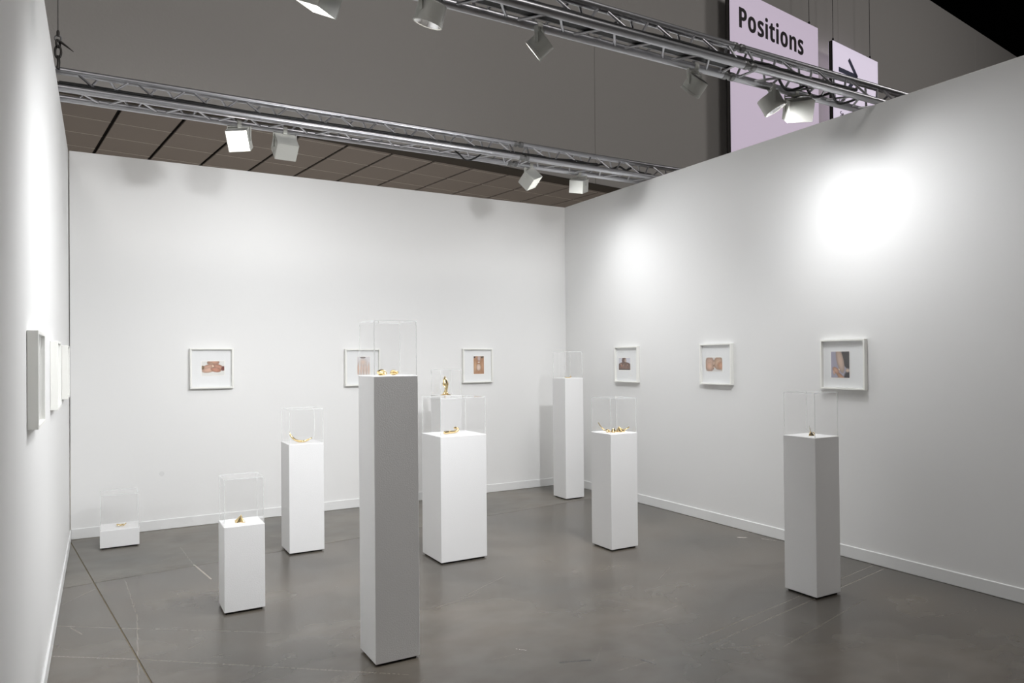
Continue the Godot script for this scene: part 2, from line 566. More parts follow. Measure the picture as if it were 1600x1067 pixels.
# ------------------------------------------------------------------ the hall round it
func build_hall() -> void:
	var turn := deg_to_rad(HALL)
	# local axes: x along the hall, z towards us; v (depth) = -z
	var vf := 0.707
	var fa := structure("wall_far", "tall grey bulkhead wall of the hall above the booth", Vector3.ZERO, turn)
	var u0 := -14.0
	var seams := [6.811, 13.8, 20.778]
	var xs := [u0] + seams + [40.0]
	for i in xs.size() - 1:
		var a: float = xs[i] + 0.004
		var b: float = xs[i + 1] - 0.004
		part("panel", box(Vector3(b - a, 6.07, 0.28), 0.003, Vector3((a + b) / 2, SOFFIT + 6.07 / 2, -vf - 0.14)), mats["fascia_paint"], fa)
	part("backing", box(Vector3(53.8, 6.0, 0.05), 0.001, Vector3(13.0, SOFFIT + 3.04, -vf - 0.315)), mats["soffit_back"], fa)
	part("edge_strip", box(Vector3(54.0, 0.012, 0.3), 0.001, Vector3(13.0, SOFFIT - 0.0065, -vf - 0.15)), mats["soffit_edge"], fa)
	# suspended ceiling behind and under it: square tiles, wide dark reveals one way, thin tees the other
	var ce := structure("ceiling", "grey suspended ceiling of square tiles behind the booth", Vector3.ZERO, turn)
	part("deck", box(Vector3(54.0, 0.02, 7.5), 0.001, Vector3(13.0, SOFFIT + 0.06, -vf - 0.35 - 3.75)), mats["soffit_back"], ce)
	var pitch := 0.6075
	var rows := [[1.02, 1.13], [1.13, 1.735], [1.735, 2.34], [2.34, 2.945], [2.945, 3.55], [3.55, 4.155], [4.155, 4.76]]
	for row in rows:
		var d: float = row[1] - row[0] - 0.012
		var tile := box(Vector3(pitch - 0.036, 0.02, d), 0.003)
		for k in range(-3, 17):
			var u := 0.58 + pitch * (k - 0.5)
			part("ceiling_tile", tile, mats["soffit_tile"], ce, Transform3D(Basis(), Vector3(u, SOFFIT + 0.012, -(row[0] + row[1]) / 2)))
		var tee := box(Vector3(pitch - 0.036, 0.012, 0.011), 0.001)
		for k in range(-3, 17):
			part("tee", tee, mats["tee_metal"], ce, Transform3D(Basis(), Vector3(0.58 + pitch * (k - 0.5), SOFFIT + 0.006, -row[1])))
	# the rest of the shell, dark and mostly out of sight
	var roof := structure("ceiling", "black roof of the exhibition hall far above")
	part("deck", box(Vector3(60, 0.3, 44), 0.01, Vector3(14, 16.0, -2)), mats["hall_black"], roof)
	var hb := structure("wall_back", "black end wall of the hall beyond the bulkhead")
	part("panel", box(Vector3(60, 16.2, 0.3), 0.01, Vector3(14, 8.05, -15.0)), mats["hall_black"], hb)
	var hl := structure("wall_left", "grey side wall of the hall beyond the left partition")
	part("panel", box(Vector3(0.3, 15.8, 34), 0.01, Vector3(-13, 7.9, 2)), mats["hall_grey"], hl)
	var hr := structure("wall_right", "dark side wall of the hall far to the right")
	part("panel", box(Vector3(0.3, 15.8, 34), 0.01, Vector3(43, 7.9, 2)), mats["hall_black"], hr)
	var hf := structure("wall_front", "grey wall of the hall behind the viewer")
	part("panel", box(Vector3(60, 15.8, 0.3), 0.01, Vector3(14, 7.9, 13.0)), mats["hall_grey"], hf)

# ------------------------------------------------------------------ trusses
func truss(o: Node3D, lo: Vector3, hi: Vector3, top: Vector3, x0: float, x1: float, phase: float, joints: Array) -> void:
	# lo, hi, top: the front, rear and upper chord at x = 0
	var al: Material = mats["aluminium"]
	var chord := CylinderMesh.new()
	chord.top_radius = 0.0245
	chord.bottom_radius = 0.0245
	chord.height = 1.0
	chord.radial_segments = 16
	chord.rings = 1
	var cuts := [x0] + joints + [x1]
	var ex := Vector3.RIGHT
	for c in [lo, hi, top]:
		for i in cuts.size() - 1:
			var a: float = cuts[i] + (0.045 if i > 0 else 0.0)
			var b: float = cuts[i + 1] - (0.045 if i < cuts.size() - 2 else 0.0)
			part("chord", chord, al, o, between(c + ex * a, c + ex * b))
		for j in joints:
			var prof := [Vector2(0, -0.06), Vector2(0.019, -0.06), Vector2(0.027, -0.045), Vector2(0.027, -0.018), Vector2(0.017, -0.010), Vector2(0.017, 0.010), Vector2(0.027, 0.018), Vector2(0.027, 0.045), Vector2(0.019, 0.06), Vector2(0, 0.06)]
			part("coupler", lathe(prof, 16, Transform3D(Basis(Vector3.BACK, -PI / 2), c + ex * j)), mats["steel_bright"], o)
	var rod := CylinderMesh.new()
	rod.top_radius = 0.008
	rod.bottom_radius = 0.008
	rod.height = 1.0
	rod.radial_segments = 10
	rod.rings = 1
	var half := 0.1805
	var k0 := int(floor((x0 - phase) / half)) + 1
	var near_joint := func(x: float) -> bool:
		for j in joints:
			if absf(x - j) < 0.13:
				return true
		return false
	var k := k0
	while phase + k * half + half < x1:
		var xa := phase + k * half
		var xb := xa + half
		var even := posmod(k, 2) == 0
		if not near_joint.call((xa + xb) / 2):
			# front face, rear face (half a pitch on), underside
			var pairs := [[top, lo], [lo, top], [lo, hi]] if even else [[lo, top], [top, lo], [hi, lo]]
			pairs[1] = [hi, top] if even else [top, hi]
			for pr in pairs:
				var a: Vector3 = pr[0] + ex * (xa + 0.020)
				var b: Vector3 = pr[1] + ex * (xb - 0.020)
				var d := (b - a).normalized()
				part("brace", rod, al, o, between(a + d * 0.016, b - d * 0.016))
		k += 1
	for j in joints:
		for s in [-1.0, 1.0]:
			for pr in [[top, lo], [top, hi], [lo, hi]]:
				part("brace", rod, al, o, between(pr[0] + ex * (j + s * 0.09), pr[1] + ex * (j + s * 0.075)))

func build_truss_back() -> void:
	var o := thing("lighting_truss", "aluminium lattice truss near the back wall carrying four white box lamps", "truss", Vector3(0, 3.3097, 1.533))
	truss(o, Vector3.ZERO, Vector3(0, 0, -0.215), Vector3(0, 0.148, -0.1), -0.09, 5.9, 0.08, [3.565])
	# black cables lying along the front chord and hanging in loops
	var c := thing("power_cable", "bundle of black cables lying along the rear truss", "cable", Vector3(0, 3.3097, 1.533))
	var rnd := RandomNumberGenerator.new()
	rnd.seed = 5
	for s in 3:
		var pts := []
		var x := 0.0
		while x < 4.5:
			var lift := 0.034 + 0.010 * s + rnd.randf_range(-0.003, 0.005)
			pts.append(Vector3(x, lift + (0.012 if x > 3.6 else 0.0) * sin(x * 9.0 + s), -0.012 - 0.022 * s + rnd.randf_range(-0.003, 0.003)))
			x += 0.22
		part("strand", tube(smooth_path(pts, 3), 0.0095, 8), mats["cable_black"], c)
	var lp := [Vector3(4.4, 0.04, -0.05), Vector3(4.5, 0.07, -0.06), Vector3(4.6, 0.04, -0.05), Vector3(4.7, 0.075, -0.06), Vector3(4.78, 0.045, -0.05), Vector3(4.86, 0.08, -0.06), Vector3(4.95, 0.055, -0.07), Vector3(5.1, 0.04, -0.05)]
	part("loop", tube(smooth_path(lp, 6), 0.010, 8), mats["cable_black"], c)
	lp = [Vector3(2.82, 0.04, -0.06), Vector3(2.97, -0.01, -0.12), Vector3(3.06, -0.05, -0.15), Vector3(3.15, -0.02, -0.14), Vector3(3.23, 0.045, -0.09)]
	part("loop", tube(smooth_path(lp, 6), 0.007, 8), mats["cable_black"], c)

func build_truss_front() -> void:
	var o := thing("lighting_truss", "aluminium lattice truss nearer the viewer carrying round and box lamps", "truss", Vector3(0, 3.3097, 3.97))
	truss(o, Vector3.ZERO, Vector3(0, 0, -0.175), Vector3(0, 0.15, -0.087), -0.09, 5.9, 0.161, [3.76])
	var c := thing("power_cable", "bundle of black cables lying along the front truss", "cable", Vector3(0, 3.3097, 3.97))
	var rnd := RandomNumberGenerator.new()
	rnd.seed = 8
	for s in 4:
		var pts := []
		var x := 0.0
		while x < 5.0:
			pts.append(Vector3(x, 0.032 + 0.008 * s + rnd.randf_range(-0.003, 0.005) + (0.014 * sin(x * 8.0 + s) if x > 3.72 else 0.0), -0.006 - 0.016 * s + rnd.randf_range(-0.003, 0.003)))
			x += 0.22
		part("strand", tube(smooth_path(pts, 3), 0.0105, 8), mats["cable_black"], c)
	for k in 3:
		var xa := 4.22 + 0.27 * k
		var lp := [Vector3(xa - 0.16, 0.04, -0.03), Vector3(xa - 0.06, 0.0, -0.09), Vector3(xa + 0.06, -0.02, -0.12), Vector3(xa + 0.2, 0.03, -0.06)]
		part("loop", tube(smooth_path(lp, 6), 0.009, 8), mats["cable_black"], c)
	var t := thing("lamp_track", "flat black power rail inside the front truss", "track", Vector3(0, 3.3097, 3.97))
	part("rail", box(Vector3(3.66, 0.012, 0.065), 0.002, Vector3(1.88, 0.014, -0.075)), mats["cable_black"], t)
	part("flange", box(Vector3(3.66, 0.005, 0.007), 0.001, Vector3(1.88, 0.012, -0.116)), mats["aluminium"], t)

# ------------------------------------------------------------------ lamps
func hook(o: Node3D, chord: Vector3, from: Vector3) -> void:
	# chord, from: relative to the lamp's base (the pivot)
	var cl := start()
	add_lathe(cl, [Vector2(0.0252, -0.016), Vector2(0.028, -0.016), Vector2(0.03, -0.013), Vector2(0.03, 0.013), Vector2(0.028, 0.016), Vector2(0.0252, 0.016)], 20, Transform3D(Basis(Vector3.BACK, PI / 2), chord))
	add_box(cl, chord + Vector3(0, -0.029, 0), Vector3(0.028, 0.012, 0.032), 0.002)
	part("clamp", cl.commit(), mats["lamp_body"], o)
	var a := chord + Vector3(0, -0.033, 0)
	part("stem", tube([a, a.lerp(from, 0.5), from], 0.008, 10), mats["steel_bright"], o)

func bulb(o: Node3D, at: Vector3, dir: Basis, energy: float, angle: float, soft: float, size := 0.1) -> void:
	var l := SpotLight3D.new()
	l.name = "bulb"
	l.light_color = Color(0.985, 0.99, 1.0)
	l.light_energy = energy
	l.light_size = size
	l.spot_range = 30.0
	l.spot_attenuation = 2.0
	l.spot_angle = angle
	l.spot_angle_attenuation = soft
	l.shadow_enabled = true
	l.transform = Transform3D(dir, at)
	o.add_child(l, true)

# a square flood lamp: closed case, open front with a glowing lens set back in it
func box_lamp(label: String, at: Vector3, target: Vector3, chord: Vector3, energy: float, angle: float, roll := 0.0, size := 0.145, soft := 1.0, glow := "lamp_glow") -> void:
	var o := thing("box_lamp", label, "lamp", at)
	var bs := aimed(at, target).rotated((target - at).normalized(), roll)
	var s := size
	var L := size * 0.86
	# case: four sides and a back, walls 5 mm
	var st := start()
	var w := 0.005
	for k in [-1.0, 1.0]:
		add_box(st, bs * Vector3(k * (s - w) / 2, 0, 0), Vector3(w, s, L), 0.0015, bs)
		add_box(st, bs * Vector3(0, k * (s - w) / 2, 0), Vector3(s - 2 * w + 0.001, w, L), 0.0015, bs)
	add_box(st, bs * Vector3(0, 0, L / 2 - w / 2), Vector3(s, s, w), 0.0015, bs)
	part("housing", st.commit(), mats["lamp_body"], o)
	st = start()
	add_box(st, bs * Vector3(0, 0, -L / 2 + 0.016), Vector3(s - 2 * w, s - 2 * w, 0.004), 0.001, bs)
	part("lens", st.commit(), mats[glow], o)
	# yoke: two flat arms and a bridge on top
	st = start()
	var ax := (bs * Vector3.RIGHT)
	ax = Vector3(ax.x, 0, ax.z).normalized()
	var top := Vector3(0, s * 0.5 + 0.014, 0)
	for k in [-1.0, 1.0]:
		var c: Vector3 = ax * k * (s / 2 + 0.006)
		add_box(st, c + Vector3(0, top.y / 2, 0), Vector3(0.004, top.y + 0.02, 0.022), 0.001, Basis(ax, Vector3.UP, ax.cross(Vector3.UP)))
	add_box(st, top, Vector3(s + 0.016, 0.004, 0.022), 0.001, Basis(ax, Vector3.UP, ax.cross(Vector3.UP)))
	part("yoke", st.commit(), mats["lamp_body"], o)
	hook(o, chord - at, top)
	bulb(o, bs * Vector3(0, 0, -L / 2 + 0.008), bs, energy, angle, soft)

# a round spot lamp: drum with a closed dark back and a rim in front
func drum_lamp(label: String, at: Vector3, target: Vector3, chord: Vector3, energy: float, angle: float, dia := 0.14, len := 0.115, soft := 1.0) -> void:
	var o := thing("drum_lamp", label, "lamp", at)
	var bs := aimed(at, target)
	# the lathe's +Y looks along the beam
	var lb := Transform3D(Basis(bs.x, -bs.z, bs.y), Vector3.ZERO)
	var r := dia / 2
	var h := len / 2
	part("housing", lathe([Vector2(r - 0.012, -h + 0.004), Vector2(r - 0.008, -h), Vector2(r - 0.002, -h), Vector2(r, -h + 0.003), Vector2(r, h - 0.016), Vector2(r + 0.002, h - 0.015), Vector2(r + 0.002, h), Vector2(r - 0.004, h), Vector2(r - 0.006, h - 0.02)], 36, lb), mats["lamp_body"], o)
	part("back_cap", lathe([Vector2(0, -h + 0.003), Vector2(r - 0.010, -h + 0.003), Vector2(r - 0.010, -h + 0.012), Vector2(0, -h + 0.012)], 32, lb), mats["lamp_cap"], o)
	part("reflector", lathe([Vector2(r - 0.005, h - 0.003), Vector2(r * 0.72, h - 0.03), Vector2(r * 0.70, h - 0.034)], 32, lb), mats["lamp_reflector"], o)
	part("lens", lathe([Vector2(r * 0.72, h - 0.032), Vector2(r * 0.4, h - 0.027), Vector2(0, h - 0.026)], 32, lb), mats["lamp_glow"], o)
	var st := start()
	var ax := bs.x
	ax = Vector3(ax.x, 0, ax.z).normalized()
	var top := Vector3(0, r + 0.012, 0)
	var bb := Basis(ax, Vector3.UP, ax.cross(Vector3.UP))
	for k in [-1.0, 1.0]:
		add_box(st, ax * k * (r + 0.007) + Vector3(0, top.y / 2, 0), Vector3(0.004, top.y + 0.02, 0.02), 0.001, bb)
	add_box(st, top, Vector3(dia + 0.018, 0.004, 0.02), 0.001, bb)
	part("yoke", st.commit(), mats["lamp_body"], o)
	st = start()
	add_box(st, top + Vector3(0, 0.009, 0), Vector3(0.06, 0.016, 0.034), 0.003, bb)
	part("driver", st.commit(), mats["lamp_body"], o)
	hook(o, chord - at, top + Vector3(0, 0.016, 0))
	bulb(o, bs * Vector3(0, 0, -h + 0.01), bs, energy, angle, soft)

func build_lamps() -> void:
	var zf := 3.795
	var zr := 1.318
	var cf := func(x: float) -> Vector3: return Vector3(x, 3.3097, zf)
	var cr := func(x: float) -> Vector3: return Vector3(x, 3.3097, zr)
	# rear truss
	box_lamp("white box lamp glaring at the viewer on the rear truss", Vector3(1.161, 3.19, zr), Vector3(0.25, 1.7, 4.0), cr.call(1.161), POWER[0], 62.0, 0.1, 0.16)
	box_lamp("white box lamp beside the glaring one, turned to the back wall", Vector3(1.503, 3.18, zr), Vector3(1.42, 1.3, -0.6), cr.call(1.503), POWER[1], 70.0, 0.0, 0.165)
	box_lamp("third white box lamp along the rear truss, leaning right", Vector3(3.765, 3.185, zr), Vector3(5.04, 1.3, 2.5), cr.call(3.765), POWER[2], 78.0, 0.6, 0.145, 1.0, "lamp_glow_dim")
	box_lamp("white box lamp on the rear truss nearest the right wall", Vector3(4.322, 3.185, zr), Vector3(4.75, 0.9, 0.5), cr.call(4.322), POWER[3], 78.0, 0.5, 0.145, 1.0, "lamp_glow_dim")
	# front truss
	box_lamp("bright box lamp cut off by the top edge of the photo", Vector3(1.126, 3.19, zf), Vector3(0.4, 0.6, 2.9), cf.call(1.126), POWER[4], 66.0)
	drum_lamp("large white drum lamp with a lit lower rim, left on the front truss", Vector3(1.65, 3.195, zf + 0.075), Vector3(1.05, 0.0, 2.9), cf.call(1.65), POWER[5], 68.0, 0.144, 0.10)
	drum_lamp("small white drum lamp tilted to the left, third lamp along the front truss", Vector3(2.32, 3.20, zf + 0.02), Vector3(0.2, 0.9, 1.45), cf.call(2.32), POWER[6], 64.0, 0.12, 0.10)
	drum_lamp("white drum lamp showing its dark round back on the front truss", Vector3(3.473, 3.195, zf), Vector3(2.9, 1.0, 1.7), cf.call(3.473), POWER[7], 66.0, 0.135, 0.10)
	drum_lamp("white drum lamp glowing below in front of the tall sign", Vector3(4.17, 3.20, zf), Vector3(5.04, 1.2, 4.45), cf.call(4.17), POWER[8], 74.0, 0.15, 0.11)
	box_lamp("grey box lamp beside the glowing drum lamp near the right wall", Vector3(4.40, 3.185, zf + 0.03), Vector3(5.04, 1.1, 2.95), cf.call(4.40), POWER[9], 80.0, 0.0, 0.165, 1.0, "lamp_glow_dim")

# ------------------------------------------------------------------ signs hung in the hall
func words(text: String, size: float, cap: float, at: Vector3, m: Material, parent: Node, called: String, bold := true) -> void:
	var f := SystemFont.new()
	f.font_names = PackedStringArray(["Droid Sans"])
	f.font_weight = 700 if bold else 400
	var t := TextMesh.new()
	t.text = text
	t.font = f
	t.font_size = 64
	t.pixel_size = cap / (64.0 * 0.714)
	t.depth = 0.006
	t.horizontal_alignment = HORIZONTAL_ALIGNMENT_LEFT
	t.vertical_alignment = VERTICAL_ALIGNMENT_BOTTOM
	var bb := t.get_aabb()
	var o := part(called, t, m, parent)
	# put the left end of the text and its baseline where they belong; stretch to the given length
	var k := size / bb.size.x if size > 0.0 else 1.0
	o.transform = Transform3D(Basis.from_scale(Vector3(k, 1, 1)), at - Vector3(bb.position.x * k, bb.position.y, 0))

func sign_box(label: String, u0: float, u1: float, y0: float, y1: float, face: Material, back_lit: bool) -> Node3D:
	var turn := deg_to_rad(HALL)
	var bs := Basis(Vector3.UP, turn)
	var v := 0.357             # a little in front of the bulkhead
	var o := thing("hanging_sign", label, "sign", bs * Vector3((u0 + u1) / 2, y0, -v), turn)
	var w := u1 - u0
	var h := y1 - y0
	var d := 0.09
	var st := start()
	var e := 0.012
	for k in [-1.0, 1.0]:
		add_box(st, Vector3(k * (w - e) / 2, h / 2, -d / 2), Vector3(e, h, d * 0.55), 0.002)
		add_box(st, Vector3(0, h / 2 + k * (h - e) / 2, -d / 2), Vector3(w, e, d * 0.55), 0.002)
	part("frame", st.commit(), mats["sign_frame"], o)
	st = start()
	for z in [-0.016, -d + 0.016]:
		for k in [-1.0, 1.0]:
			add_box(st, Vector3(k * (w - e) / 2, h / 2, z), Vector3(e + 0.002, h + 0.002, 0.022), 0.002)
			add_box(st, Vector3(0, h / 2 + k * (h - e) / 2, z), Vector3(w + 0.002, e + 0.002, 0.022), 0.002)
	part("rim", st.commit(), mats["sign_rim"], o)
	part("face", box(Vector3(w - 0.004, h - 0.004, 0.006), 0.001, Vector3(0, h / 2, -0.003)), face, o)
	part("back_face", box(Vector3(w - 0.004, h - 0.004, 0.006), 0.001, Vector3(0, h / 2, -d + 0.003)), face if back_lit else mats["sign_frame"], o)
	for back in [false, true]:
		if back and not back_lit:
			continue
		var l := AreaLight3D.new()
		l.name = "panel_light"
		l.area_size = Vector2(w * 0.9, h * 0.9)
		l.light_color = Color(0.97, 0.92, 0.93)
		l.light_energy = 0.03
		l.area_range = 30.0
		l.shadow_enabled = true
		l.position = Vector3(0, h / 2, -d - 0.01 if back else 0.012)
		l.rotation_degrees = Vector3(0, 180 if back else 0, 0)
		o.add_child(l, true)
	return o

func hang(o: Node3D, xs: Array, h: float, y_top: float) -> void:
	for x in xs:
		var st := start()
		add_box(st, Vector3(x, h + 0.02, -0.045), Vector3(0.04, 0.04, 0.03), 0.004)
		add_sweep(st, [Vector3(x, h + 0.035, -0.045), Vector3(x, h + 0.06, -0.045), Vector3(x, h + 0.085, -0.045)], [Vector2(0.017, 0.017), Vector2(0.02, 0.02), Vector2(0.008, 0.008)], 10)
		var c := part("clip", st.commit(), mats["sign_rim"], o)
		part("wire", tube([Vector3(x, h + 0.08, -0.045), Vector3(x, y_top, -0.045)], 0.006, 6), mats["sign_rim"], c)

func build_signs() -> void:
	var s1 := sign_box("tall pale lilac lightbox sign with the word Positions", 9.639, 12.410, 4.100, 7.801, mats["sign_face"], false)
	hang(s1, [-1.04, 1.15], 3.701, 10.8)
	# local x = distance from the sign's middle, local y = height above its lower edge
	words("Positions", 1.988, 0.346, Vector3(-1.126, 3.033, 0.004), mats["letter_ink"], s1, "lettering")
	var s2 := sign_box("smaller lilac lightbox sign with a dark arrow pointing right", 12.943, 14.750, 5.600, 7.711, mats["sign_face_cool"], true)
	hang(s2, [-0.81, 0.66], 2.111, 10.8)
	var st := start()
	# arrow: shaft and two head strokes
	var tip := Vector3(0.021, 1.585, 0.004)
	var stroke := 0.093
	add_box(st, tip + Vector3(-0.367, 0, 0), Vector3(0.69, stroke, 0.006), 0.001)
	for k in [-1.0, 1.0]:
		add_box(st, tip + Vector3(-0.159, k * 0.137, 0), Vector3(0.44, stroke, 0.006), 0.001, Basis(Vector3.BACK, -k * deg_to_rad(43)))
	part("arrow", st.commit(), mats["arrow_ink"], s2)
	words("UBS Ar", 0.0, 0.096, Vector3(-0.686, 0.911, 0.004), mats["letter_ink"], s2, "lettering", false)
	words("Se", 0.0, 0.096, Vector3(-0.653, 0.660, 0.004), mats["letter_ink"], s2, "lettering", false)

# ------------------------------------------------------------------ plinths and cases
const PLINTHS := [
	# x, z of the front left corner, width, depth, height, height of the case
	[1.391, 3.745, 0.231, 0.242, 1.416, 0.275, "tallest white plinth, standing nearest the viewer in the middle"],
	[4.042, 4.205, 0.227, 0.240, 0.990, 0.278, "shaded white plinth standing alone in front of the right wall"],
	[3.648, 2.673, 0.260, 0.259, 0.903, 0.276, "white plinth carrying the row of dark gold horns"],
	[2.378, 2.313, 0.376, 0.353, 0.928, 0.281, "broadest white plinth, just right of the tallest one"],
	[4.474, 0.817, 0.232, 0.243, 1.279, 0.282, "tall slim white plinth standing in the far right corner"],
	[1.485, 1.471, 0.269, 0.283, 0.846, 0.270, "white plinth under the curved gold horn, left of the tallest plinth"],
	[0.860, 2.598, 0.232, 0.225, 0.515, 0.281, "knee-high white plinth at the front left under a folded gold piece"],
	[0.221, 0.521, 0.280, 0.281, 0.148, 0.282, "very low white plinth on the floor in the left corner"],
	[3.155, 0.570, 0.230, 0.240, 1.130, 0.260, "white plinth hidden behind the broadest one, under the gold figure"],
]
const CASES := [
	"clear acrylic case on the tallest plinth, over two gold shells",
	"clear acrylic case on the shaded plinth before the right wall",
	"clear acrylic case over the row of dark gold horns",
	"clear acrylic case on the broadest plinth, over a gold hook",
	"clear acrylic case on the slim plinth in the far corner",
	"clear acrylic case over the curved gold horn",
	"clear acrylic case on the knee-high plinth at the front left",
	"clear acrylic case on the very low plinth in the left corner",
	"clear acrylic case over the upright gold figure",
]

func build_plinths() -> void:
	for i in PLINTHS.size():
		var q: Array = PLINTHS[i]
		var w: float = q[2]
		var d: float = q[3]
		var h: float = q[4]
		var base := Vector3(q[0] + w / 2, 0, q[1] - d / 2)
		var o := thing("plinth", q[6], "plinth", base, 0.0, "white plinths with acrylic cases")
		var lift := 0.011
		part("body", box(Vector3(w, h - lift, d), 0.0025, Vector3(0, (h + lift) / 2, 0)), mats["plinth_paint"], o)
		part("foot", box(Vector3(w - 0.03, lift + 0.002, d - 0.03), 0.001, Vector3(0, (lift + 0.002) / 2, 0)), mats["dark_gap"], o)
		# case: five sheets of acrylic with polished edges
		var c := thing("display_case", CASES[i], "case", base + Vector3(0, h, 0), 0.0, "acrylic cases on the plinths")
		var ch: float = q[5]
		var t := 0.005
		var cw := w - 0.006
		var cd := d - 0.006
		var g := 0.0006
		var pane: Material = mats["acrylic"]
		for s in [-1.0, 1.0]:
			part("pane", box(Vector3(t, ch - t - g, cd - 2 * t), 0.0002, Vector3(s * (cw - t) / 2, (ch - t + g) / 2, 0)), pane, c)
			part("pane", box(Vector3(cw - 2 * t, ch - t - g, t), 0.0002, Vector3(0, (ch - t + g) / 2, s * (cd - t) / 2)), pane, c)
		part("top_pane", box(Vector3(cw - 2 * t, t, cd - 2 * t), 0.0002, Vector3(0, ch - t / 2, 0)), pane, c)
		var st := start()
		for sx in [-1.0, 1.0]:
			for sz in [-1.0, 1.0]:
				add_box(st, Vector3(sx * (cw - t) / 2, (ch - t + g) / 2, sz * (cd - t) / 2), Vector3(t, ch - t - g, t), 0.0005)
			add_box(st, Vector3(sx * (cw - t) / 2, ch - t / 2, 0), Vector3(t, t, cd), 0.0005)
			add_box(st, Vector3(0, ch - t / 2, sx * (cd - t) / 2), Vector3(cw - 2 * t, t, t), 0.0005)
		part("polished_edges", st.commit(), mats["acrylic_edge"], c)

# ------------------------------------------------------------------ gold pieces
const RT := Vector3(0.8687, 0, 0.4954)      # to the right as seen from the entrance
const FT := Vector3(-0.4954, 0, 0.8687)     # towards the entrance

func lobed(profile: Array, lobes: int, twist: float, sharp: float, phase := 0.0) -> ArrayMesh:
	# profile: [height, radius between lobes, radius of lobe tips, x lean, z lean]
	var rings := []
	var rows := 40
	for i in rows + 1:
		var s := float(i) / rows * (profile.size() - 1)
		var k := mini(int(s), profile.size() - 2)
		var f := s - k
		f = f * f * (3.0 - 2.0 * f) * 0.5 + f * 0.5
		var v := []
		for j in 5:
			v.append(lerpf(profile[k][j], profile[k + 1][j], f))
		var ring := []
		for j in 36:
			var a := TAU * j / 36.0
			var lob: float = pow(0.5 + 0.5 * cos(lobes * (a - phase - twist * v[0])), sharp)
			var r: float = lerpf(v[1], v[2], lob)
			ring.append(Vector3(cos(a) * r + v[3], v[0], sin(a) * r + v[4]))
		rings.append(ring)
	var st := start()
	add_rings(st, rings)
	return st.commit()

func shell(size: Vector3, bite: float, turn: float, lip: float) -> ArrayMesh:
	# a rounded shell with a deep winding groove
	var rings := []
	for i in 25:
		var t := PI * (0.02 + 0.96 * i / 24.0)
		var ring := []
		for j in 40:
			var a := TAU * j / 40.0
			var ground := maxf(0.0, -sin(a)) * 0.25
			var groove: float = exp(-pow((wrapf(a - turn - 0.5 * sin(t * 2.0), -PI, PI)) / 0.33, 2.0)) * bite * sin(t)
			var ridge: float = exp(-pow((wrapf(a - turn - 0.75 - 0.5 * sin(t * 2.0), -PI, PI)) / 0.25, 2.0)) * lip * sin(t)
			var r: float = sin(t) * (1.0 - groove + ridge - ground)
			ring.append(Vector3(-cos(t) * size.x, sin(a) * r * size.y, cos(a) * r * size.z))
		rings.append(ring)
	var st := start()
	add_rings(st, rings)
	return st.commit()

func gold_thing(label: String, at: Vector3, turn := 0.0) -> Node3D:
	return thing("gold_sculpture", label, "sculpture", at, turn, "small polished gold pieces in the cases")

func top_of(i: int) -> Vector3:
	var q: Array = PLINTHS[i]
	return Vector3(q[0] + q[2] / 2, q[4], q[1] - q[3] / 2)

